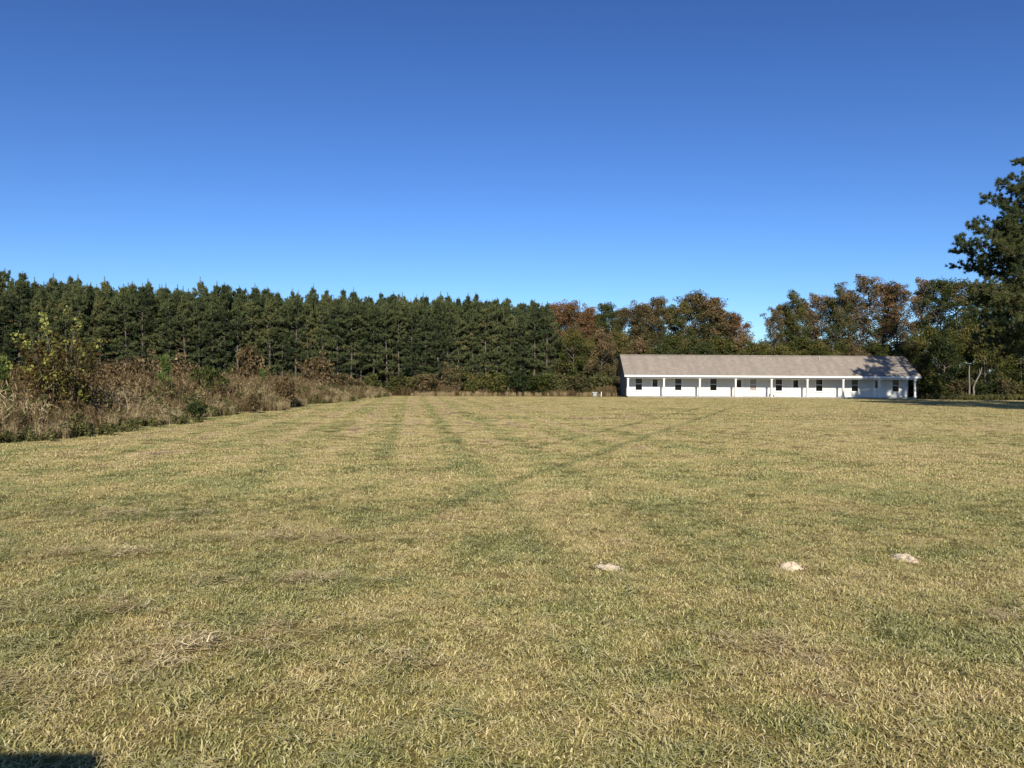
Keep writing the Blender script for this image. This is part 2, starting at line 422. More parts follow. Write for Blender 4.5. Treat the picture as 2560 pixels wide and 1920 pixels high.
for (a,b_,z0,z1,k,bl) in ops:
    if k=='w':
        mb=MB(); t=.07; y0,y1=YW-.03,YW+.09
        mb.box(a-.04,a+t,y0,y1,z0-.05,z1+.05); mb.box(b_-t,b_+.04,y0,y1,z0-.05,z1+.05)
        mb.box(a+t,b_-t,y0,y1,z1-t,z1+.05); mb.box(a+t,b_-t,y0,y1,z0-.05,z0+t)
        wn=hp('window',mb,M['trim'])
        zm=(z0+z1)/2
        mb=MB(); mb.box(a+t,b_-t,YW+.0,YW+.06,zm-.035,zm+.035); hp('meeting_rail',mb,M['trim'],wn)
        mb=MB(); mb.box(a+t,b_-t,YW+.03,YW+.04,zm+.035,z1-t); hp('pane',mb,M['blind'] if bl else M['glass'],wn)
        mb=MB(); mb.box(a+t,b_-t,YW+.05,YW+.06,z0+t,zm-.035); hp('pane',mb,M['blind'] if bl else M['glass'],wn)
        mb=MB(); mb.box(a-.07,b_+.07,YW-.075,YW-.031,z0-.085,z0-.035); hp('sill',mb,M['trim'],wn)
    else:
        mb=MB(); t=.05
        mb.box(a-.08,a+t,YW-.025,YW+.10,z0,z1+.08); mb.box(b_-t,b_+.08,YW-.025,YW+.10,z0,z1+.08); mb.box(a+t,b_-t,YW-.025,YW+.10,z1-t,z1+.08)
        fr=hp('door_frame',mb,M['trim'])
        mb=MB(); g0,g1=z0+1.08,z1-.16; ga,gb=a+.17,b_-.17
        mb.box(a+t,ga,YW+.02,YW+.065,z0,z1-t); mb.box(gb,b_-t,YW+.02,YW+.065,z0,z1-t); mb.box(ga,gb,YW+.02,YW+.065,z0,g0); mb.box(ga,gb,YW+.02,YW+.065,g1,z1-t)
        dr=hp('door',mb,M['doorpanel'])
        mb=MB(); mb.box(ga,gb,YW+.035,YW+.045,g0,g1); hp('pane',mb,M['glass'],dr)
        mb=MB()
        for q in (.22,.60): mb.box(ga-.02,gb+.02,YW+.008,YW+.019,z0+q,z0+q+.27)
        hp('raised_panels',mb,M['doorpanel'],dr)
        mb=MB(); mb.tube([(b_-.11,YW+.02,z0+1.0),(b_-.11,YW-.02,z0+1.0),(b_-.11,YW-.035,z0+1.0)],[.012,.028,.02],8); hp('handle',mb,M['brass'],dr)

# a small white cabinet on the porch
cx=sx(1932,90.9)
cab=empty('porch_cabinet',(cx,90.9,FLOOR),0,'small white stand with a dark lower half on the porch by the wall','cabinet')
mb=MB(); mb.box(-.19,.19,-.13,.13,.20,.58); mb.box(-.21,.21,-.15,.15,.58,.62); bevel(mb.build('top_box',surf('stand_paint',(.72,.70,.66),.6,.06,5),cab),.008)
mb=MB(); mb.box(-.16,.16,-.11,.11,.04,.20); mb.build('lower_shelf',surf('dark_basin',(.10,.09,.07),.6,.2,5),cab)
for q in (-1,1):
    for r in (-1,1):
        mb=MB(); mb.box(q*.175-.02,q*.175+.02,r*.11-.02,r*.11+.02,0,.20); mb.build('leg',M['white'],cab)

# utility boxes left of the house
M['gbox']=surf('faded_green_box_paint',(.20,.24,.20),.6,.12,5)
u=empty('utility_box',(sx(1487,94),94,0),0,'low grey green utility box in the grass left of the white building','utility box')
mb=MB(); mb.box(-.26,.26,-.22,.22,.03,.42); bevel(mb.build('housing',M['gbox'],u),.02)
mb=MB(); mb.add([(-.31,-.27,.42),(.31,-.27,.42),(.31,.27,.46),(-.31,.27,.46),(-.31,-.27,.47),(.31,-.27,.47),(.31,.27,.53),(-.31,.27,.53)],[(0,3,2,1),(4,5,6,7),(0,1,5,4),(1,2,6,5),(2,3,7,6),(3,0,4,7)]); bevel(mb.build('lid',surf('sun_faded_lid',(.50,.52,.48),.6,.1,5),u),.01)  # lid paler than the housing
mb=MB(); mb.box(-.32,.32,-.28,.28,0,.03); mb.build('base_pad',M['slab'],u)
mb=MB(); mb.box(-.14,.14,-.232,-.221,.10,.34); mb.build('front_plate',surf('grey_plate',(.36,.38,.36),.5,.1,9),u)
u=empty('marker_post',(sx(1503.5,93.2),93.2,0),0,'short white capped post standing beside the green utility box','post')
mb=MB(); mb.tube([(0,0,-.05),(0,0,.50)],.055,10); mb.build('shaft',M['white'],u)
mb=MB(); mb.tube([(0,0,.49),(0,0,.54),(0,0,.58)],[.07,.07,.03],10); mb.build('cap',M['white'],u)

# ------------------------------------------------------------------ sand mounds on the lawn
def mound(px,y,wd,dp,h,label,seed):
    d=3077/(y-957-.006*(px-1280)); X=sx(px,d); rng=np.random.default_rng(seed)
    mb=MB(); n,m=28,9
    ang=np.linspace(0,2*PI,n,endpoint=False)
    lob=1+.16*np.sin(2*ang+rng.uniform(0,6))+.14*np.sin(3*ang+rng.uniform(0,6))+.10*np.sin(5*ang+rng.uniform(0,6))+.08*rng.standard_normal(n)
    v=[(0,0,h)]; sp=rng.uniform(0,6)
    for j in range(1,m+1):
        r=j/m
        for a,l in zip(ang,lob):
            z=h*(1-r**2.2)*(1+.28*math.sin(3*a+sp)*r+.22*math.sin(5*a-sp+6*r))+.003*rng.standard_normal()
            if j==m: z=-.02
            v.append((wd*r*l*math.cos(a),dp*r*l*math.sin(a),z))
    f3=[(0,1+k,1+(k+1)%n) for k in range(n)]
    f4=[(1+(j-1)*n+k,1+j*n+k,1+j*n+(k+1)%n,1+(j-1)*n+(k+1)%n) for j in range(1,m) for k in range(n)]
    mb.add(v,f3); mb.f.append(np.array(f4))
    # loose crumbs thrown around it
    for _ in range(34):
        a=rng.uniform(0,2*PI); r=rng.uniform(.7,1.1)+abs(rng.normal(0,.25)); s=rng.uniform(.004,.009); c=np.array([wd*r*math.cos(a),dp*r*math.sin(a),rng.uniform(.004,.02)])
        p=rng.standard_normal((4,3))*s+c
        mb.add(p,[(0,1,2),(0,2,3),(0,3,1),(1,3,2)])
    o=mb.build('sand_mound',M['sand'],None,True); o.location=(X,d,0)
    tag(o,label,'sand mound'); MOUNDS.append((X,d,wd,dp))
mound(1527,1420,.10,.13,.022,'flattest and faintest of the three pale sand mounds on the lawn',1)
mound(1980,1420,.09,.13,.045,'middle pale sand mound, the tallest heap, on the lawn',2)
mound(2268,1398,.115,.14,.036,'wide pale sand mound with a sloping top on the lawn',5)

# ------------------------------------------------------------------ scattering of uncountable growth
def source(name,meshes,mat):
    c=bpy.data.collections.new(name)
    for i,me in enumerate(meshes):
        me.materials.clear(); me.materials.append(mat)
        o=bpy.data.objects.new('%s_%02d'%(name,i),me); c.objects.link(o)
    return c
def scatter(name,coll,pts,rot,scl,idx,label,cat,kind='stuff'):
    me=bpy.data.meshes.new(name); n=len(pts)
    me.vertices.add(n); me.vertices.foreach_set('co',np.asarray(pts,np.float32).ravel())
    a=me.attributes.new('rot','FLOAT_VECTOR','POINT'); a.data.foreach_set('vector',np.asarray(rot,np.float32).ravel())
    a=me.attributes.new('scl','FLOAT_VECTOR','POINT'); a.data.foreach_set('vector',np.asarray(scl,np.float32).ravel())
    a=me.attributes.new('idx','INT','POINT'); a.data.foreach_set('value',np.asarray(idx,np.int32))
    o=bpy.data.objects.new(name,me); COL.objects.link(o)
    g=bpy.data.node_groups.new(name,'GeometryNodeTree')
    g.interface.new_socket('Geometry',in_out='INPUT',socket_type='NodeSocketGeometry')
    g.interface.new_socket('Geometry',in_out='OUTPUT',socket_type='NodeSocketGeometry')
    N=g.nodes; L=g.links
    gi=N.new('NodeGroupInput'); go=N.new('NodeGroupOutput')
    ci=N.new('GeometryNodeCollectionInfo'); ci.inputs['Collection'].default_value=coll
    ci.inputs['Separate Children'].default_value=True; ci.inputs['Reset Children'].default_value=True
    ip=N.new('GeometryNodeInstanceOnPoints'); ip.inputs['Pick Instance'].default_value=True
    def na(nm,t):
        q=N.new('GeometryNodeInputNamedAttribute'); q.data_type=t; q.inputs['Name'].default_value=nm; return q.outputs['Attribute']
    er=N.new('FunctionNodeEulerToRotation'); L.new(na('rot','FLOAT_VECTOR'),er.inputs[0])
    L.new(gi.outputs[0],ip.inputs['Points']); L.new(ci.outputs[0],ip.inputs['Instance'])
    L.new(na('idx','INT'),ip.inputs['Instance Index']); L.new(er.outputs[0],ip.inputs['Rotation']); L.new(na('scl','FLOAT_VECTOR'),ip.inputs['Scale'])
    L.new(ip.outputs[0],go.inputs[0])
    md=o.modifiers.new('scatter','NODES'); md.node_group=g
    return tag(o,label,cat,kind=kind)

def blades(rng,n,rad,h0,h1,w0,w1,lean=.5,tint=(.0,1.),flat=False,bend=.5):
    """a handful of bent grass blades, three triangles each"""
    mb=MB()
    a=rng.uniform(0,2*PI,n); r=rad*np.sqrt(rng.uniform(0,1,n)); base=np.stack([r*np.cos(a),r*np.sin(a),np.full(n,-.004)],1)
    h=rng.uniform(h0,h1,n); wd=rng.uniform(w0,w1,n); da=rng.uniform(0,2*PI,n); ln=np.abs(rng.normal(0,lean,n))
    d=np.stack([np.cos(da),np.sin(da),np.zeros(n)],1); sa=rng.uniform(0,2*PI,n); s=np.stack([np.cos(sa),np.sin(sa),np.zeros(n)],1)
    if flat:
        s=np.stack([-np.sin(da),np.cos(da),np.zeros(n)],1)
        z=rng.uniform(.02,.06,n)
        p0=base.copy(); p0[:,2]=z; p1=p0+d*h[:,None]*.55+np.array([0,0,1])*rng.uniform(-.006,.018,n)[:,None]; p2=p1+d*h[:,None]*.45+np.array([0,0,1])*rng.uniform(-.02,.012,n)[:,None]
        p2+=s*rng.normal(0,.15,n)[:,None]*h[:,None]
    else:
        up=np.array([0,0,1.])
        d1=up+d*ln[:,None]; d1/=np.linalg.norm(d1,axis=1,keepdims=True)
        d2=up*.7+d*(ln+bend*rng.uniform(.2,1.6,n))[:,None]; d2/=np.linalg.norm(d2,axis=1,keepdims=True)
        p0=base; p1=p0+d1*h[:,None]*.55; p2=p1+d2*h[:,None]*.5
    hw=(wd/2)[:,None]
    v=np.stack([p0-s*hw,p0+s*hw,p1-s*hw*.85,p1+s*hw*.85,p2],1).reshape(-1,3)
    i=np.arange(n)[:,None]*5
    f=np.concatenate([i+np.array([[0,1,3]]),i+np.array([[0,3,2]]),i+np.array([[2,3,4]])])
    t=np.clip(rng.beta(.95,1.0,n)*(tint[1]-tint[0])+tint[0],0,1)
    mb.add(v,f,np.repeat(t,5)); return mb.mesh('tuft')

rng=np.random.default_rng(11)
near=[blades(rng,44,.10,.018,.050,.0035,.0075,1.0,(0,1),False,1.3) for _ in range(9)]+[blades(rng,40,.11,.03,.085,.003,.0055,.3,(.15,1.),True) for _ in range(3)]
def field_points(y0,y1,dens,hw_fn,seed):
    r=np.random.default_rng(seed); Y=[];X=[]
    ys=np.arange(y0,y1,.5)
    for y in ys:
        hw=hw_fn(y); n=r.poisson(dens(y)*.5*2*hw)
        X.append(r.uniform(-hw,hw,n)); Y.append(r.uniform(y,y+.5,n))
    return np.concatenate(X),np.concatenate(Y),r
SRC=source('near_tuft',near,M['blade'])
X,Y,r=field_points(1.2,12.5,lambda y: 250 if y<5.5 else 250*(5.5/y)**1.4,lambda y: 2.6+y*.72,21)
for mx_,my_,mw_,md_ in MOUNDS:
    k=((X-mx_)/(mw_+.015))**2+((Y-my_)/(md_+.03))**2>1; X=X[k]; Y=Y[k]
n=len(X)
# drifts of dry clippings lie in the left foreground
drifts=[(-2.0,4.6,.9,.25),(-2.5,4.0,.5,.18),(-3.2,5.3,.8,.3),(-1.2,5.0,.5,.2),(-.6,4.3,.35,.12),(-2.7,3.7,.25,.3),(3.6,5.35,.55,.25),(-4.2,7.0,1.3,.35),(-2.2,7.8,1.2,.3),(-4.8,9.2,1.5,.4),(-1.8,6.1,.7,.2),(1.7,4.6,.35,.2)]
dv=np.zeros(n)
for (dx,dy,ax,ay) in drifts: dv=np.maximum(dv,np.exp(-(((X-dx)/ax)**2+((Y-dy)/ay)**2)))
isflat=r.uniform(0,1,n)<(.10+.55*dv*r.uniform(.3,1,n))
idx=np.where(isflat,9+r.integers(0,3,n),r.integers(0,9,n))
sc=r.uniform(.75,1.25,n)*np.where(isflat,1,1-.35*dv); scl=np.stack([sc,sc,sc*r.uniform(.5,1.05,n)],1)
rot=np.stack([r.normal(0,.08,n),r.normal(0,.08,n),r.uniform(0,2*PI,n)],1)
P_=np.stack([X,Y,np.zeros(n)],1); wv=.5+.5*np.sin(X*5.1+2*np.sin(Y*7.3))*np.sin(Y*9.7+1.5*np.sin(X*3.7)); cl=isflat&(r.uniform(0,1,n)<.24*dv*(.3+wv))
M['clip']=leafmat('dry_clippings',[(0,(.30,.225,.12)),(.5,(.56,.43,.24)),(1,(.78,.66,.42))],.15,.02,1.5)
scatter('clippings',source('clipping_tuft',[blades(rng,44,.12,.04,.11,.003,.006,.3,(.05,1.),True) for _ in range(4)],M['clip']),P_[cl]+np.array([0,0,.012]),rot[cl],scl[cl],r.integers(0,4,int(cl.sum())),'brown dry grass clippings lying in drifts on the near lawn','clippings')
k=~cl
scatter('grass',SRC,P_[k],rot[k],scl[k],idx[k],'mown lawn grass blades and straw in the foreground','grass')
midm=[blades(rng,64,.24,.022,.055,.007,.013,1.1,(0,1),False,1.2) for _ in range(6)]
X,Y,r=field_points(10.5,34,lambda y: 46*(11/y)**1.1*min(1,(y-9.5)/3),lambda y: 3+y*.70,22)
k=(X>-13.2-.02*Y); X=X[k];Y=Y[k]; n=len(X)
sc=r.uniform(.7,1.2,n)
scatter('grass',source('mid_tuft',midm,M['blade']),np.stack([X,Y,np.zeros(n)],1),np.stack([np.zeros(n),np.zeros(n),r.uniform(0,2*PI,n)],1),np.stack([sc,sc,sc*r.uniform(.6,1.1,n)],1),r.integers(0,6,n),'mown lawn grass across the middle of the field','grass')
farm=[blades(rng,60,.55,.025,.06,.016,.034,1.1,(0,1),False,1.1) for _ in range(5)]
X,Y,r=field_points(30,89,lambda y: 6.5*(30/y)**.5*min(1,(y-28)/8),lambda y: 4+y*.68,23)
k=(X>-13.6-.02*Y); X=X[k];Y=Y[k]; n=len(X)
sc=r.uniform(.7,1.2,n)
scatter('grass',source('far_tuft',farm,M['blade']),np.stack([X,Y,np.zeros(n)],1),np.stack([np.zeros(n),np.zeros(n),r.uniform(0,2*PI,n)],1),np.stack([sc,sc,sc*r.uniform(.5,1.0,n)],1),r.integers(0,5,n),'mown lawn grass in the far part of the field','grass')

# ------------------------------------------------------------------ foliage primitives
def unit(v): return v/(np.linalg.norm(v,axis=-1,keepdims=True)+1e-9)
def needles(mb,rng,cen,axis,n,ln,wd,tint,spread=.9):
    """a puff of n needle bundles round cen, leaning along axis"""
    d=unit(rng.standard_normal((n,3))*spread+np.asarray(axis)*.9+np.array([0,0,.25]))
    s=unit(np.cross(d,rng.standard_normal((n,3))))
    L=(ln*rng.uniform(.6,1.15,n))[:,None]; c=np.asarray(cen)+rng.standard_normal((n,3))*ln*.16
    b=c-d*L*.15; tip=c+d*L
    v=np.stack([b-s*wd*.5,b+s*wd*.5,tip],1).reshape(-1,3)
    f=np.arange(n*3).reshape(-1,3)
    mb.add(v,f,np.repeat(np.clip(tint+rng.normal(0,.13,n),0,1),3))
def leaves(mb,rng,cen,rad,n,size,tint,squash=.75,var=.14):
    n=int(n)
    p=unit(rng.standard_normal((n,3)))*(rng.uniform(.15,1,n)**.5)[:,None]*np.array([rad,rad,rad*squash])+np.asarray(cen)
    a=unit(rng.standard_normal((n,3))); b_=unit(np.cross(a,rng.standard_normal((n,3))+np.array([0,0,.6])))
    L=(size*rng.uniform(.6,1.3,n))[:,None]
    v=np.stack([p-a*L*.5,p+b_*L*.32,p+a*L*.5,p-b_*L*.32],1).reshape(-1,3)
    f=np.arange(n*4).reshape(-1,4)
    mb.add(v,f,np.repeat(np.clip(tint+rng.normal(0,var,n),0,1),4))

def pine_meshes(seed,H,R,cb,dens=1.0,young=False,gap=1.0):
    rng=np.random.default_rng(seed); tr=MB(); cr=MB()
    lean=rng.normal(0,.012,2)
    ax=lambda z: np.array([lean[0]*z+.06*math.sin(z*.5+seed),lean[1]*z+.06*math.cos(z*.4+seed),z])
    zs=np.linspace(-.1,H*.97,12); tr.tube([ax(z) for z in zs],np.interp(zs,[0,1,H],[.17,.14,.015])*H/12.5,7,rng.uniform(.3,.7))
    z=cb*H; nl=.31 if not young else .20; nw=.062 if not young else .04; wob=rng.uniform(0,6)
    while z<H*.975:
        t=(z-cb*H)/(H-cb*H)
        prof=min(1,.80+t*1.0)*(1-t**1.9)**.75*(1+.22*math.sin(t*8+wob))+.06 if not young else (1-t)**.7+.05
        nb=rng.integers(4,6); a0=rng.uniform(0,2*PI)
        for k in range(nb):
            az=a0+2*PI*k/nb+rng.normal(0,.4); L=max(.16,R*prof*rng.uniform(.5,1.15))
            pit=math.radians(np.interp(t,[0,.3,.7,1],[-8,8,36,68])+rng.normal(0,10))
            d=np.array([math.cos(az)*math.cos(pit),math.sin(az)*math.cos(pit),math.sin(pit)])
            p0=ax(z+rng.normal(0,.1)); pe=p0+d*L+np.array([0,0,.12*L])
            if L>.6: tr.tube([p0,p0+d*L*.55,pe],[.035,.022,.008],4,.4,False)
            tb=np.clip(rng.normal(.42,.17),0,1); side=np.array([-math.sin(az),math.cos(az),0.]); upv=np.array([0,0,1.])
            n_=int(max(3,(3+6*min(1.2,L/1.6))*dens))
            for _ in range(n_):
                q=rng.uniform(.45,1.05); wd=.34*min(1,L)*(1.25-.5*q)
                c=p0+d*L*q+upv*.12*L*q*q+side*rng.normal(0,wd)+upv*rng.normal(.03,.10*min(1,L))
                needles(cr,rng,c,unit(d*.7+upv*.6+side*rng.normal(0,.4)),19,nl,nw,tb+.10*(q-.7))
        z+=rng.uniform(.42,.70)*gap*(1.35-.55*t)*(1 if not young else .4)
    for k in range(1 if young else 6):       # candles at the top
        a=rng.uniform(0,6.28); rr_=0 if k==0 else rng.uniform(.3,.9); b0=ax(H*(.955 if k==0 else .90))+np.array([rr_*math.cos(a),rr_*math.sin(a),-rr_*.6])
        for q in range(7 if not young else 4): needles(cr,rng,b0+np.array([0,0,q*.18*H/12.5]),(0,0,1.3),12-q,nl*(.85-.06*q),nw*.9,.45,.55)
    if not young:
        for _ in range(10):
            zz=rng.uniform(.12,max(.16,cb))*H; az=rng.uniform(0,2*PI); l=rng.uniform(.4,1.2)
            tr.tube([ax(zz),ax(zz)+np.array([math.cos(az)*l,math.sin(az)*l,rng.uniform(-.25,.15)])],[.02,.006],4,.6,False)
    t=tr.mesh('trunk'); c=cr.mesh('crown'); t.materials.append(M['bark']); c.materials.append(M['pine']); return t,c

def hardwood_meshes(seed,H,R,cb,nclump=150,leafn=26,size=.24,narrow=1.0,crad=.62,open_=.0):
    rng=np.random.default_rng(seed); tr=MB(); cr=MB()
    bend=rng.normal(0,.03,2); ax=lambda z: np.array([bend[0]*z+.10*math.sin(z*.4+seed),bend[1]*z+.1*math.cos(z*.37+seed),z])
    zs=np.linspace(-.1,H*.93,10); tr.tube([ax(z) for z in zs],np.interp(zs,[0,1,H],[.20,.16,.02])*H/13,7,.5)
    ends=[]
    nl=int(18+H*1.1)
    for k in range(nl):
        z=H*(cb+(0.96-cb)*((k+rng.uniform(0,.9))/nl)); t=(z/H-cb)/(1-cb)
        prof=min(1,.62+1.2*t)*(1-t**2.6)**.6*(1+.25*math.sin(t*9+seed))
        az=k*2.4+rng.normal(0,.4); L=R*prof*rng.uniform(.6,1.12)
        pit=math.radians(np.interp(t,[0,1],[12,62])*narrow+rng.normal(0,9)); 
        d=np.array([math.cos(az)*math.cos(pit),math.sin(az)*math.cos(pit),math.sin(pit)])
        p0=ax(z); p1=p0+d*L*.55+rng.normal(0,.12,3); p2=p0+d*L+np.array([0,0,.12*L])
        tr.tube([p0,p1,p2],[.05,.032,.01],5,.5,False)
        for _ in range(3):
            q=rng.uniform(.4,.85); pb=p0+d*L*q; dd=unit(d+rng.normal(0,.6,3)); pe=pb+dd*L*rng.uniform(.25,.5)
            tr.tube([pb,pe],[.02,.006],4,.5,False); ends.append((pe,t))
        ends.append((p2,t)); ends.append((p1*.4+p2*.6,t))
    per=max(1,int(round(nclump/len(ends))))
    for e,t in ends:
        if rng.uniform()<open_: continue
        tb=np.clip(rng.normal(.26+.42*t,.2),0,1)
        for _ in range(per):
            c=e+rng.normal(0,.30,3)*crad/.62
            leaves(cr,rng,c,crad*rng.uniform(.6,1.15),leafn,size,tb)
    t=tr.mesh('trunk'); c=cr.mesh('crown'); t.materials.append(M['greybark']); c.materials.append(M['olive']); return t,c

def shrub_meshes(seed,H,R,n=60,leafn=22,size=.17,stems=9,crad=.36):
    rng=np.random.default_rng(seed); tr=MB(); cr=MB()
    for k in range(stems):
        az=rng.uniform(0,2*PI); r=R*rng.uniform(.2,.85); h=H*rng.uniform(.6,1)*(1-.25*(r/R)**2)
        b0=np.array([math.cos(az)*R*.12,math.sin(az)*R*.12,-.05]); e=np.array([math.cos(az)*r,math.sin(az)*r,h])
        m=(b0+e)/2+np.array([0,0,.1*H]); tr.tube([b0,m,e],[.03,.02,.006],4,.4,False)
        for _ in range(max(1,n//stems)):
            q=rng.uniform(.25,1)**.7; p=b0*(1-q)+e*q+rng.normal(0,.16,3)*R+np.array([0,0,.05])
            p[2]=max(.12,p[2])
            leaves(cr,rng,p,crad*rng.uniform(.6,1.2),leafn,size,rng.normal(.45,.18))
    t=tr.mesh('stems'); c=cr.mesh('foliage'); t.materials.append(M['greybark']); c.materials.append(M['olive']); return t,c

def plant(name,meshes,loc,rz,scl,label,cat,group=None,mat=None,parts=('trunk','crown')):
    o=empty(name,loc,rz,label,cat,group); o.scale=scl if isinstance(scl,tuple) else (scl,)*3
    for nm,me in zip(parts,meshes):
        c=bpy.data.objects.new(nm,me); COL.objects.link(c); c.parent=o
        if nm in ('crown','foliage') and mat:
            c.material_slots[0].link='OBJECT'; c.material_slots[0].material=mat
    return o

# ------------------------------------------------------------------ pine plantation
EDGE=[pine_meshes(100+i,12.0+.4*math.sin(i*2.1),1.9*(.86+.26*((i*5)%8)/8),(.08,.20,.28,.12,.24,.10,.32,.16)[i],1.2) for i in range(8)]
INNER=[pine_meshes(200+i,12.4+.35*math.sin(i*1.7),1.9,.38,1.1) for i in range(5)]
rr=random.Random(5)
A=Vector((-62,80)); B=Vector((5.5,104)); dirv=(B-A).normalized(); nrm=Vector((-dirv.y,dirv.x))
LEN=(B-A).length; npine=0
for row in range(6):
    s=-6+rr.uniform(0,1)
    while s<LEN+row*.8:
        p=A+dirv*s+nrm*(row*2.6+rr.uniform(-.5,.5))
        if row<2: mesh=rr.choice(EDGE)
        else: mesh=rr.choice(INNER)
        k=(rr.uniform(.84,1.0) if row==0 else rr.uniform(.93,1.06))*1.02
        lab='edge pine with low branches at the front of the dense dark pine wood' if row<2 else 'tall slim pine standing within the dense dark pine wood'
        plant('pine_tree',mesh,(p.x,p.y,0),rr.uniform(0,6.28),(rr.uniform(.92,1.2),rr.uniform(.92,1.2),k),lab,'tree','front pines of the wood' if row<2 else 'pines within the wood')
        npine+=1
        s+=rr.uniform(1.2,1.9) if row<3 else rr.uniform(1.5,2.4)

# ------------------------------------------------------------------ mixed trees right of the pines and behind the house
HW=[hardwood_meshes(300+i,13,2.6,.14,460,46,.17,1.15,.60) for i in range(3)]
HWO=[hardwood_meshes(320+i,13,2.8,.20,360,44,.17,1.12,.52,.14) for i in range(3)]
HWD=[hardwood_meshes(340+i,13,2.8,.10,520,42,.18,1.0,.56) for i in range(3)]
UND=[hardwood_meshes(360+i,7,2.4,.06,300,44,.17,.9,.55) for i in range(3)]
def tree(px,top,d,wd,kind,mat,label,group=None,i=0,meshes=None,base=13.0):
    z=(957+.006*(px-1280)-top)/1923*d+CAM_H
    ms=(meshes or {'hw':HW,'open':HWO,'dense':HWD}[kind]); me=ms[i%len(ms)]
    k=z/base; h=wd/1923*d/2/{'hw':2.7,'open':3.0,'dense':2.9}.get(kind,2.4)
    return plant('broadleaf_tree',me,(sx(px,d),d,0),i*1.7+px*.01,(h,h,k),label,'tree',group,M[mat])
G='autumn trees behind the house'
T=[(1362,782,116,70,'dense','brown','brown-tinged tree where the pine wood meets the rust trees'),
(1386,770,118,60,'hw','rust','dark rust tree next to the last green pine'),
(1428,768,117,62,'hw','rust','bright orange-rust tree left of the white building'),
(1466,775,119,50,'hw','rust','narrow rust tree between the orange tree and a dark one'),
(1516,770,116,58,'hw','dgreen','dark slim tree with a rounded spire left of the roof ridge'),
(1556,776,121,50,'open','brown','thin brown tree right behind the left roof corner'),
(1590,768,118,64,'hw','brown','brownish tree above the left end of the roof'),
(1650,756,118,62,'hw','brown','slim brown tree with upright twigs above the roof'),
(1705,762,117,60,'open','olive','olive tree with open gaps above the roof'),
(1745,742,118,74,'dense','brown','tallest brown tree left of the gap in the tree line'),
(1795,752,119,80,'dense','brown','broad brown tree just left of the rust one by the gap'),
(1832,792,117,58,'dense','rust','sloping rust tree at the left side of the sky gap'),
(1876,868,114,46,'dense','olive','low olive tree filling the foot of the sky gap'),
(1932,784,112,44,'open','brown','thin open tree at the right side of the sky gap'),
(1950,768,115,60,'open','brown','brown tree with see-through crown right of the sky gap'),
(1988,744,112,60,'open','olive','olive topped tree right of the sky gap'),
(2030,748,114,66,'open','brown','brown open tree above the middle of the roof'),
(2070,750,113,58,'open','brown','thin brown tree beside the dark slender tree'),
(2104,733,110,54,'open','dgreen','dark slender tree above the right half of the roof'),
(2148,704,110,84,'open','brown','tallest brown tree above the right half of the roof'),
(2205,716,111,80,'open','rust','tall rust-brown tree behind the right end of the roof'),
(2248,724,109,70,'open','rust','shorter rust tree behind the right end of the roof'),
(2300,712,100,66,'open','brown','thin brown tree beyond the right gable'),
(2352,706,98,70,'open','dgreen','dark leafy tree between the gable and the big pine'),
(2400,715,99,80,'dense','dgreen','dense dark tree behind the big pine branches'),
(2470,720,101,110,'dense','olive','broad olive tree behind the big pine'),
(2550,700,102,120,'dense','dgreen','wide dark tree right behind the big pine'),
(2640,690,100,130,'dense','olive','olive tree past the big pine')]
for i,(px,top,d,wd,kd,mt,lab) in enumerate(T): tree(px,top,d,wd*1.75,kd,mt,lab,G,i)
for i,(px,top,kd,mt,lab) in enumerate([
 (1340,785,'dense','olive','olive tree half hidden behind the last pines'),(1408,784,'dense','brown','brown tree behind the two rust trees'),(1448,788,'dense','brown','brown tree filling in behind the orange-rust tree'),
 (1492,792,'hw','olive','olive tree behind the narrow rust tree'),(1536,786,'hw','brown','brown tree behind the slim dark spire'),(1620,775,'hw','brown','grey-brown tree set back above the left of the roof'),
 (1682,776,'dense','olive','olive tree set back between two brown ones'),(1768,764,'dense','brown','brown tree set back behind the tallest pair'),(1796,782,'dense','brown','brown tree set back behind the sloping rust tree'),
 (1985,786,'open','olive','olive tree set back right of the sky gap'),(2010,764,'dense','brown','brown tree set back over the middle of the roof'),
 (2125,738,'dense','brown','brown tree set back beside the tallest brown one'),(2228,740,'open','brown','brown tree set back near the right roof end'),
 (2325,735,'open','olive','olive tree set back beyond the right gable')]):
    tree(px,top,124,105,kd,mt,lab,G,i+3)
# understory
rr=random.Random(9)
U=[]
for k in range(34):
    px=1325+k*29+rr.uniform(-9,9); d=rr.uniform(103,110)
    top=845+rr.uniform(-14,18) if px<1570 else 862+rr.uniform(-12,14)
    U.append((px,top,d,90,rr.choice(['olive','dgreen','olive','brown']),k))
for k in range(9):
    U.append((2290+k*34+rr.uniform(-8,8),840+rr.uniform(-25,25),rr.uniform(91,97),105,rr.choice(['olive','dgreen','olive']),k))
for px,top,d,wd,mt,k in U:
    z=(957+.006*(px-1280)-top)/1923*d+CAM_H; h=wd/1923*d/2/2.3
    if px<1570: lab,g='low green tree in the thicket between the pines and the white building','thicket left of the building'
    elif px<2285: lab,g='low green tree in the thicket just behind the roof ridge','thicket behind the roof'
    else: lab,g='low green tree in the thicket beyond the right gable','thicket right of the building'
    plant('understory_tree',UND[k%3],(sx(px,d),d,0),rr.uniform(0,6),(h,h,z/7.0),lab,'tree',g,M[mt])

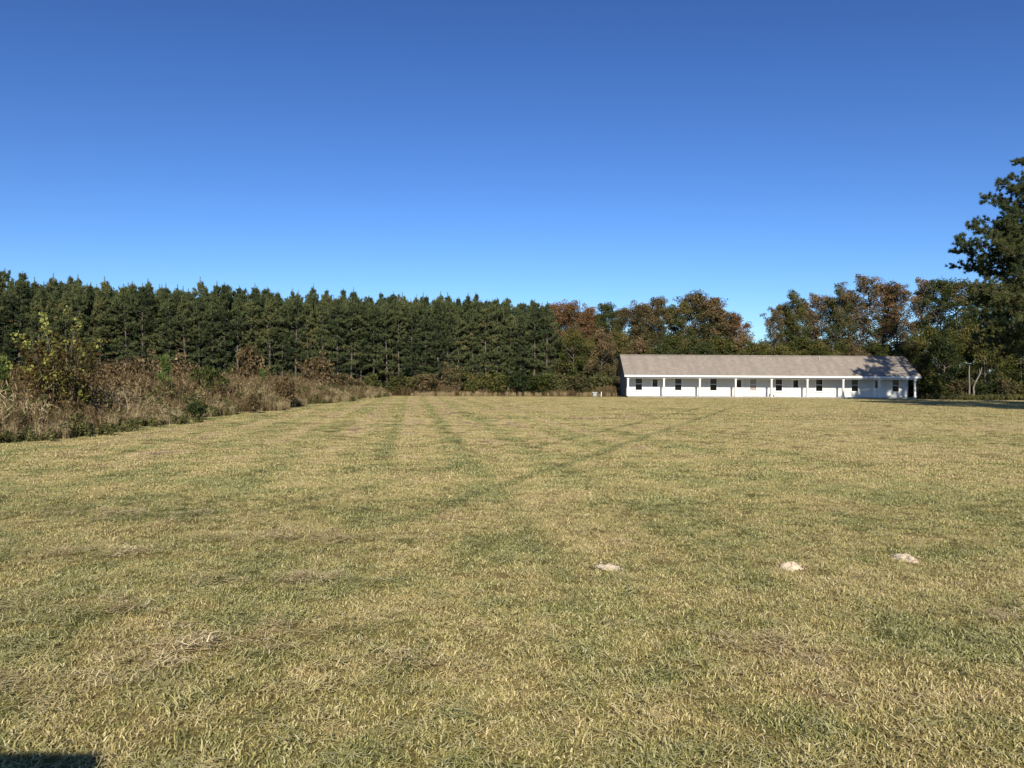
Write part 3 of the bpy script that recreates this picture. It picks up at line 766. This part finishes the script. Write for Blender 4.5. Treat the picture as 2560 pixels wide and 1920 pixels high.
# ------------------------------------------------------------------ undergrowth inside the woods
def thick(seed):
    r_=np.random.default_rng(seed); mb=MB()
    for _ in range(26): leaves(mb,r_,(r_.normal(0,.8),r_.normal(0,.8),abs(r_.normal(.9,.6))+.1),.5,16,.26,r_.normal(.4,.18))
    return mb.mesh('thicket')
TH=source('thicket',[thick(70+i) for i in range(4)],M['dgreen'])
r=np.random.default_rng(33)
m=900; sA=r.uniform(-8,88,m); oA=r.uniform(3.5,34,m)
Xf=A.x+dirv.x*sA+nrm.x*oA; Yf=A.y+dirv.y*sA+nrm.y*oA
X2=r.uniform(2,78,520); Y2=r.uniform(104,126,520); Xf=np.concatenate([Xf,X2]); Yf=np.concatenate([Yf,Y2]); m=len(Xf)
s=r.uniform(.7,1.3,m)*np.where(np.arange(m)<900,1.15,1.0); zsc=s*np.where(np.arange(m)<900,1.5,1.1)
scatter('undergrowth',TH,np.stack([Xf,Yf,np.zeros(m)],1),np.stack([np.zeros(m),np.zeros(m),r.uniform(0,6.28,m)],1),np.stack([s,s,zsc],1),r.integers(0,4,m),'dark undergrowth filling the floor of the woods behind the field','undergrowth')

# ------------------------------------------------------------------ the big pine at the right edge
def big_pine(seed,H=27,guided=True):
    rng=np.random.default_rng(seed); tr=MB(); cr=MB()
    ax=lambda z: np.array([.10*math.sin(z*.25),.1*math.cos(z*.3),z])
    zs=np.linspace(-.2,H*.98,16); tr.tube([ax(z) for z in zs],np.interp(zs,[0,1.2,H*.6,H],[.46,.38,.24,.03]),10,.5)
    def bough(p0,p3,rad,tint,dens=1.0,droop=.06):
        p0=np.array(p0,float); p3=np.array(p3,float); L=np.linalg.norm(p3-p0); d=(p3-p0)/L
        n=8; q=np.linspace(0,1,n); pts=p0+np.outer(q,p3-p0)+np.outer(np.sin(q*PI),[0,0,-droop*L])+rng.normal(0,.05,(n,3))*np.minimum(1,q*3)[:,None]
        tr.tube(pts,np.linspace(rad,.018,n),6,.5,False)
        m=int(L*4.0*dens)
        for _ in range(m):
            s=rng.uniform(.34,1)**.75; c=np.array([np.interp(s,q,pts[:,k]) for k in range(3)])
            sd_=unit(rng.standard_normal(3)*np.array([1,1,.85])+d*.55+np.array([0,0,.28])); l=(1.15-.55*s)*rng.uniform(.35,1.0)*min(1.5,L*.3)
            e=c+sd_*l; tr.tube([c,(c+e)/2+np.array([0,0,-.04]),e],[.02,.013,.006],4,.5,False)
            tt=np.clip(tint+rng.normal(0,.13),0,1)
            for u in ((1.0,.72,.42) if l>.6 else (1.0,.6)):
                needles(cr,rng,c+sd_*l*u+rng.normal(0,.06,3),unit(sd_+[0,0,.3]),34,.29,.046,tt,.85)
        needles(cr,rng,pts[-1],d,34,.33,.055,tint,.8)
    if guided:
        # boughs that reach over the lawn
        for z0,tip,r_,t,dn in [(24.0,(-3.6,-.5,24.2),.07,.42,1.2),(22.5,(-4.2,.6,22.4),.07,.40,1.2),(21.4,(-3.6,-.8,21.0),.06,.42,1.2),
            (19.2,(-6.6,-.4,20.4),.09,.38,1.5),(18.4,(-6.9,.7,19.1),.09,.38,1.5),(17.6,(-6.3,-1.0,17.9),.08,.40,1.4),
            (15.6,(-9.0,.2,16.6),.10,.36,1.5),(14.6,(-10.4,-.6,14.9),.10,.36,1.6),(14.0,(-9.6,.9,14.2),.09,.36,1.5),(13.4,(-8.2,-.6,13.1),.08,.36,1.4),
            (11.6,(-7.6,.6,12.2),.08,.5,1.1),(10.8,(-9.2,-.8,10.6),.10,.58,1.3),(10.2,(-7.0,-2.5,9.4),.09,.66,1.4),(9.2,(-9.0,1.2,8.6),.10,.52,1.1),(8.4,(-6.0,-3.0,7.0),.09,.68,1.4),(7.4,(-8.4,-.6,6.0),.09,.55,1.1),(6.2,(-5.6,-2.2,4.8),.08,.6,1.1)]:
            bough(ax(z0),tip,r_,t,dn)
        for z0 in np.arange(13.5,23.5,.40):
            az=rng.uniform(0,2*PI); L=rng.uniform(1.6,4.6)*(1-.035*(z0-13.5)); bough(ax(z0),ax(z0)+np.array([math.cos(az)*L,math.sin(az)*L*.8,rng.uniform(.1,.9)]),.05,.42,1.25)
        ez=[4.5,6,8.5,10.6,11.8,12.4,13.2,14.6,16.6,17.4,18.2,20.4,21.2,24.2,27]; ex=[4.5,7.5,8.2,8.6,7.0,6.0,8.0,9.8,8.6,6.2,6.6,6.4,3.9,3.4,.4]
        for z0 in np.concatenate([np.arange(5.2,26.2,.52),np.arange(12.4,17.4,.45)]):
            L=np.interp(z0,ez,ex)*rng.uniform(.55,1.0); yy=rng.normal(0,1.0)*L*.30
            bough(ax(z0-.06*L),(-L,yy,z0+rng.normal(.05,.15)),.06,np.clip((.40 if z0>12 else .55)+rng.normal(0,.08),0,1),1.0)
    z=7.0
    while z<H*.97:
        t=(z-7)/(H-7); L=(8.6*(1-t)**.7*min(1,.65+t*1.5)+.5)*rng.uniform(.65,1.05); az=rng.uniform(0,2*PI)
        if guided and math.cos(az)<-.35: az=PI-az
        pit=math.radians(np.interp(t,[0,1],[-6,40])+rng.normal(0,7))
        bough(ax(z),ax(z)+L*np.array([math.cos(az)*math.cos(pit),math.sin(az)*math.cos(pit),math.sin(pit)]),.07,np.clip(.42+rng.normal(0,.06),0,1),.8)
        z+=rng.uniform(.33,.55)
    t=tr.mesh('trunk'); c=cr.mesh('crown'); t.materials.append(M['bark']); c.materials.append(M['bigpine']); return t,c
BIG=big_pine(7)
bp=plant('big_pine_tree',BIG,(47.3,66,0),0,(.917,.917,.935),'very tall dark pine reaching in beside the right end of the white building','tree')
# bare bleached lower limb
mb=MB(); mb.tube([(0,0,5.6),(-1.6,-.9,5.2),(-3.0,-1.4,4.75),(-4.4,-1.8,4.55)],[.09,.075,.055,.02],7); mb.tube([(-2.4,-1.2,5.0),(-3.2,-1.6,4.2),(-3.3,-1.7,3.4)],[.04,.03,.01],6)
mb.build('bare_limb',M['pale'],bp)
# further trees at the right, just outside the picture, that shade the far lawn
SHT=[hardwood_meshes(380+i,20,6.4,.40,1100,30,.34,.9,.95) for i in range(2)]
plant('shade_tree',SHT[0],(38.6,40.0,0),1.0,1.0,'leafy shade tree on the lawn to the right of the field','tree',None,M['olive'])
plant('shade_tree',SHT[1],(50.0,41.0,0),2.2,1.0,'second shade tree further out on the lawn beside the first','tree',None,M['dgreen'])
plant('shade_tree',SHT[0],(62.0,50.0,0),.2,1.05,'olive shade tree behind the other two right of the field','tree',None,M['olive'])
# pale snags in the thicket
mb=MB(); mb.tube([(0,0,-.1),(.05,0,1.5),(0,.03,3.0),(.03,0,3.9)],[.11,.09,.075,.045],8)
o=mb.build('tree_snag',M['pale']); o.location=(sx(2423,88.5),88.5,0); tag(o,'broken pale dead trunk standing upright in the thicket','dead tree')
mb=MB(); mb.tube([(0,0,-.1),(-.1,0,1.4),(.25,0,2.2),(.7,.05,3.0),(.85,0,3.7)],[.11,.10,.08,.06,.03],7); mb.tube([(.68,.05,2.95),(.55,0,3.6)],[.04,.015],5); mb.tube([(.1,0,1.9),(-.4,-.1,2.5)],[.04,.012],5)
o=mb.build('tree_snag',M['pale']); o.location=(sx(2436,88),88,0); tag(o,'crooked pale dead stem forking at its top in the thicket','dead tree')

# ------------------------------------------------------------------ weedy strip on the left
def weed(seed,h,n,rad,kind):
    rng=np.random.default_rng(seed); mb=MB()
    for _ in range(n):
        a=rng.uniform(0,2*PI); r=rad*math.sqrt(rng.uniform()); b0=np.array([r*math.cos(a),r*math.sin(a),-.03])
        ln=rng.normal(0,.16,2); hh=h*rng.uniform(.55,1.1); tip=b0+np.array([ln[0]*hh,ln[1]*hh,hh]); mid=(b0+tip)/2+rng.normal(0,.03,3)
        t=np.clip(rng.normal(.5,.2),0,1); s=unit(np.cross(tip-b0,rng.standard_normal(3)))
        w_=.010 if kind!='tan' else .014
        mb.add(np.stack([b0-s*w_,b0+s*w_,mid-s*w_,mid+s*w_,tip]),[(0,1,3),(0,3,2),(2,3,4)],t)
        if kind=='brown':
            for _ in range(14):      # side twigs and seed heads
                q=rng.uniform(.35,1); p=b0+(tip-b0)*q; d=unit(rng.standard_normal(3)+np.array([0,0,.9])); l=hh*rng.uniform(.08,.20)*(1.25-q*.6); s2=unit(np.cross(d,rng.standard_normal(3)))*rng.uniform(.010,.028)
                mb.add(np.stack([p-s2*.4,p+s2*.4,p+d*l*.6+s2,p+d*l]),[(0,1,2),(0,2,3)],np.clip(t+rng.normal(.05,.18),0,1))
        elif kind=='green':
            for _ in range(14):
                q=rng.uniform(.1,1); p=b0+(tip-b0)*q; leaves(mb,rng,p,.07,2,.13,np.clip(t+rng.normal(0,.15),0,1))
        else:
            for _ in range(3):
                q=rng.uniform(.5,1); p=b0+(tip-b0)*q; d=unit(rng.standard_normal(3)+np.array([0,0,1.2])); s2=unit(np.cross(d,rng.standard_normal(3)))*.012
                mb.add(np.stack([p-s2,p+s2,p+d*.22]),[(0,1,2)],np.clip(t+.2,0,1))
    return mb.mesh('weed')
def weedset(kind,n,h,cnt,rad): return [weed(500+hash_*7+i,h,cnt,rad,kind) for i,hash_ in enumerate([len(kind)]*n)]
WB=source('brown_weed',weedset('brown',5,1.35,9,.30),M['weed_brown'])
WT_=source('tan_weed',weedset('tan',4,.95,34,.26),M['weed_tan'])
WG=source('green_weed',weedset('green',4,.70,11,.32),M['weed_green'])
r=np.random.default_rng(77)
def edge_x(y): return -13.0-.022*(y-19)+.5*np.sin(y*.33)+.35*np.sin(y*.9+1)+r.normal(0,.25,np.shape(y))
def woodline(x): return 80+(x+62)*(24/67.5)
def strip(n,wmax,ymin,ymax,power=1.0):
    Y=r.uniform(ymin,ymax,n); u=r.uniform(0,1,n)**power; X=edge_x(Y)-u*wmax
    k=Y<woodline(X)-1.0
    return X[k],Y[k],(u*wmax)[k]
def sow(name,coll,nv,n,wmax,ymin,ymax,power,s0,s1,grow,label,cat,cl=None):
    X,Y,u=strip(n,wmax,ymin,ymax,power)
    if cl is not None:
        f=np.sin(X*.55+cl)+np.sin(Y*.38+cl*2)+.8*np.sin(Y*.9+X*.4); k=f+r.normal(0,.7,len(X))>.1
        X,Y,u=X[k],Y[k],u[k]
    m=len(X); s=r.uniform(s0,s1,m)*np.clip(.45+u*grow,.45,1.25)
    scatter(name,coll,np.stack([X,Y,np.zeros(m)],1),np.stack([r.normal(0,.06,m),r.normal(0,.06,m),r.uniform(0,6.28,m)],1),np.stack([s,s,s],1),r.integers(0,nv,m),label,cat)
sow('dry_weeds',WB,5,6500,34,12,96,1.5,.75,1.3,.22,'tall dry brown weeds filling the overgrown strip by the lawn','weeds')
sow('tan_grass',WT_,4,5200,18,12,96,1.8,.6,1.25,.38,'pale tan uncut grass along the edge of the lawn','weeds',1.3)
sow('green_weeds',WG,4,4600,20,12,96,2.0,.6,1.5,.34,'low green weeds at the foot of the overgrown strip','weeds',4.0)
m=150; Yf=r.uniform(13,31,m); Xf=edge_x(Yf)-r.uniform(-.35,1.0,m)**1.0*1.6; q_=r.uniform(.25,.6,m)
scatter('edge_weeds',WG,np.stack([Xf,Yf,np.zeros(m)],1),np.stack([r.normal(0,.1,m),r.normal(0,.1,m),r.uniform(0,6.28,m)],1),np.stack([q_*1.2,q_*1.2,q_],1),r.integers(0,4,m),'leafy green weeds at the near foot of the overgrown strip','weeds')
# low growth along the far edge of the lawn
m=2600; Xf=r.uniform(-15,13.0,m); Yf=woodline(np.minimum(Xf,4))-r.uniform(1,6.5,m)-np.where(Xf>4,2,0); s=r.uniform(.3,.75,m)*(1+.6*np.sin(Xf*.9)*np.sin(Xf*.37+1))
scatter('far_weeds',WB,np.stack([Xf,Yf,np.zeros(m)],1),np.stack([np.zeros(m),np.zeros(m),r.uniform(0,6.28,m)],1),np.stack([s,s,s],1),r.integers(0,5,m),'brown weeds along the foot of the pine wood','weeds')
m=500; Xf=r.uniform(-12,13.0,m); Yf=woodline(np.minimum(Xf,4))-r.uniform(2,9,m); s=r.uniform(.3,.6,m)
scatter('far_tan_grass',WT_,np.stack([Xf,Yf,np.zeros(m)],1),np.stack([np.zeros(m),np.zeros(m),r.uniform(0,6.28,m)],1),np.stack([s,s,s],1),r.integers(0,4,m),'pale uncut grass where the lawn meets the pine wood','weeds')
m=700; Xf=r.uniform(48.5,70,m); Yf=r.uniform(84,92,m); s=r.uniform(.5,1.0,m)
scatter('thicket_weeds',WG,np.stack([Xf,Yf,np.zeros(m)],1),np.stack([np.zeros(m),np.zeros(m),r.uniform(0,6.28,m)],1),np.stack([s,s,s],1),r.integers(0,4,m),'green weeds along the thicket right of the white building','weeds')

# ------------------------------------------------------------------ shrubs
SH=[shrub_meshes(400+i,2.0,1.2,130,24,.15,13,.30) for i in range(4)]
def shrub(px,d,h,wd,mat,label,group=None,i=0):
    return plant('shrub',SH[i%4],(sx(px,d),d,0),px*.37,(wd/2.6,wd/2.6,h/2.1),label,'shrub',group,M[mat],('stems','foliage'))
# the vine-hung sapling
def sapling():
    rng=np.random.default_rng(61); tr=MB(); cr=MB()
    for k in range(19):
        a=rng.uniform(0,2*PI); r_=rng.uniform(.2,1.75); h=rng.uniform(1.8,3.8)*(1-.10*r_); b0=np.array([math.cos(a)*.25,math.sin(a)*.25,-.05])
        e=np.array([math.cos(a)*r_,math.sin(a)*r_,h]); 
        tr.tube([b0,(b0+e)/2+np.array([0,0,.3]),e],[.024,.014,.004],5,.5,False)
        for _ in range(42):
            q=rng.uniform(.12,1); p=b0*(1-q)+e*q+rng.normal(0,.27,3); p[2]=max(.3,p[2])
            tb=.20 if rng.uniform()<.74 else .70
            if p[2]>2.6: tb=.78 if rng.uniform()<.5 else .38
            leaves(cr,rng,p,.19,8,.115,tb,.8,.12)
    for k in range(3):
        a=rng.uniform(0,6); b0=np.array([.3*math.cos(a),.3*math.sin(a),2.6]); e=b0+np.array([.3*math.cos(a),.2*math.sin(a),1.25]); tr.tube([b0,e],[.015,.005],4,.5,False)
        for _ in range(9):
            q=rng.uniform(.2,1); leaves(cr,rng,b0*(1-q)+e*q,.14,5,.12,.85,.8,.1)
    t=tr.mesh('stems'); c=cr.mesh('foliage'); t.materials.append(M['bark']); c.materials.append(M['ygreen']); return t,c
plant('vine_covered_sapling',sapling(),(sx(148,25.5),25.5,0),0,(1.0,1.0,1.0),'tall bush with yellow-green and russet leaves in the dry weeds','shrub',None,None,('stems','foliage'))
YP_=[pine_meshes(600+i,2.3,.55,.08,1.0,True) for i in range(2)]
for px,d,k,lab in ((408,36,1.15,'small bright green pine sapling poking out of the brown weeds'),(8,24,.95,'bushy green pine sapling beside the tall yellow-leaved bush'),(655,56,1.0,'faint green pine sapling among the far brown weeds')):
    plant('pine_sapling',YP_[int(px)%2],(sx(px,d),d,0),px*.1,(k*.9,k*.9,k),lab,'sapling',None,M['lime'])
for i,(px,d,h,wd,mt,lab) in enumerate([
 (498,31.2,.85,1.0,'dgreen','dark green bush at the very edge of the lawn by dry weeds'),
 (640,38.5,.95,1.1,'weed_brown','small brown rounded bush at the lawn edge'),
 (715,46.5,2.0,1.9,'weed_brown','tall brown bush at the lawn edge among pale grass'),
 (520,42,2.7,2.0,'olive','olive bush standing in the brown weeds'),
 (445,52,3.6,3.4,'weed_brown','reddish brown thicket bush before the pine wood'),
 (640,62,4.4,4.2,'weed_brown','large brown bush before the pines with dark gaps'),
 (790,72,4.2,4.4,'weed_brown','broad russet bush at the foot of the pine wood'),
 (835,78,2.8,4.2,'brown','rounded brown bush where the weedy strip narrows'),
 (880,80,2.0,3.0,'weed_brown','low brown bush at the tip of the weedy strip'),
 (920,86,2.6,3.2,'olive','olive bush at the pine wood beyond the strip tip'),
 (1000,92,2.6,5.0,'olive','green bush at the foot of the pine wood'),
 (1060,93,3.0,4.4,'brown','brown bush below the tall pines'),
 (1130,95,4.2,3.0,'brown','tall russet bush against the pine trunks'),
 (1180,95,3.0,3.6,'olive','olive bush right of the tall russet one'),
 (1240,96,3.0,5.0,'olive','wide green bush before the right end of the pine wood'),
 (1300,96.5,3.2,4.6,'dgreen','dark green bush at the right end of the pine wood'),
 (1350,97,3.2,4.4,'olive','olive bush left of the brown hedge'),
 (1400,97,3.0,4.6,'weed_green','brownish green bush in the hedge left of the building'),
 (1445,97,2.9,4.6,'brown','brown bush in the hedge left of the building'),
 (1495,99,3.0,3.6,'weed_green','green bush behind the utility box'),
 (1535,100,3.2,3.4,'brown','brown bush close to the left gable wall'),
 (2300,93.5,3.2,3.4,'olive','olive bush against the right gable'),
 (2345,90.5,2.8,3.6,'olive','olive bush a few steps right of the gable'),
 (2395,90,2.6,3.4,'brown','brown bush left of the pale dead trunk'),
 (2465,88.5,2.4,3.6,'dgreen','dark bush right of the forked dead stem'),
 (2520,86.5,2.6,3.8,'brown','brown twiggy bush under the big pine'),
 (2585,86,2.8,3.8,'olive','olive bush far out under the big pine'),
 (60,30,2.2,2.2,'weed_brown','brown bush left of the tall yellow-leaved bush'),
 (-60,27,2.4,2.6,'weed_brown','brown bush at the outer end of the weeds'),
 (260,34,2.5,2.8,'weed_brown','wide brown bush right of the tall yellow-leaved bush'),
 (330,44,3.2,3.6,'weed_brown','tall brown bush deep in the weedy strip')]):
    shrub(px,d,h,wd,mt,lab,None,i)

# ------------------------------------------------------------------ an unseen box trailer, added beside the camera to cast the lower-left shadow
tx,ty=-2.68,-1.62
tl=empty('box_trailer',(tx,ty,0),0,'white box trailer out of view at the near left, added to cast the square shadow','trailer')
mb=MB(); mb.box(-1.09,1.09,-2.0,1.90,.42,1.93); bevel(mb.build('body',M['white'],tl),.10,4)
mb=MB(); mb.box(-1.0,1.0,-1.9,1.8,.34,.42); mb.build('chassis',surf('trailer_steel',(.05,.05,.05),.6,.2,5),tl)
M['tyre']=surf('tyre_rubber',(.03,.03,.03),.8,.2,9); M['rim']=surf('rim_steel',(.45,.45,.45),.4,.1,9,metal=.6)
for s in (-1,1):
    mb=MB(); ang=np.linspace(0,2*PI,25)
    mb.tube([(s*1.02,-.1,.33),(s*1.05,-.1,.33),(s*1.20,-.1,.33),(s*1.23,-.1,.33)],[.29,.33,.33,.29],22); wh=mb.build('wheel',M['tyre'],tl)
    mb=MB(); mb.tube([(s*1.20,-.1,.33),(s*1.235,-.1,.33),(s*1.24,-.1,.33)],[.19,.18,.10],16); mb.build('rim',M['rim'],wh)
    mb=MB(); mb.box(s*.95-.06,s*.95+.06,1.902,1.93,.55,.68); mb.build('tail_light',surf('red_lens',(.45,.02,.02),.3,.1,9),tl)
mb=MB(); mb.tube([(-.9,-1.9,.38),(0,-3.1,.40),(.9,-1.9,.38)],.04,6); mb.tube([(0,-3.1,.45),(0,-3.1,-.02)],.035,6); mb.build('tow_bar',M['tyre'],tl)
print('PINES',npine,'OBJECTS',len(scene.objects))
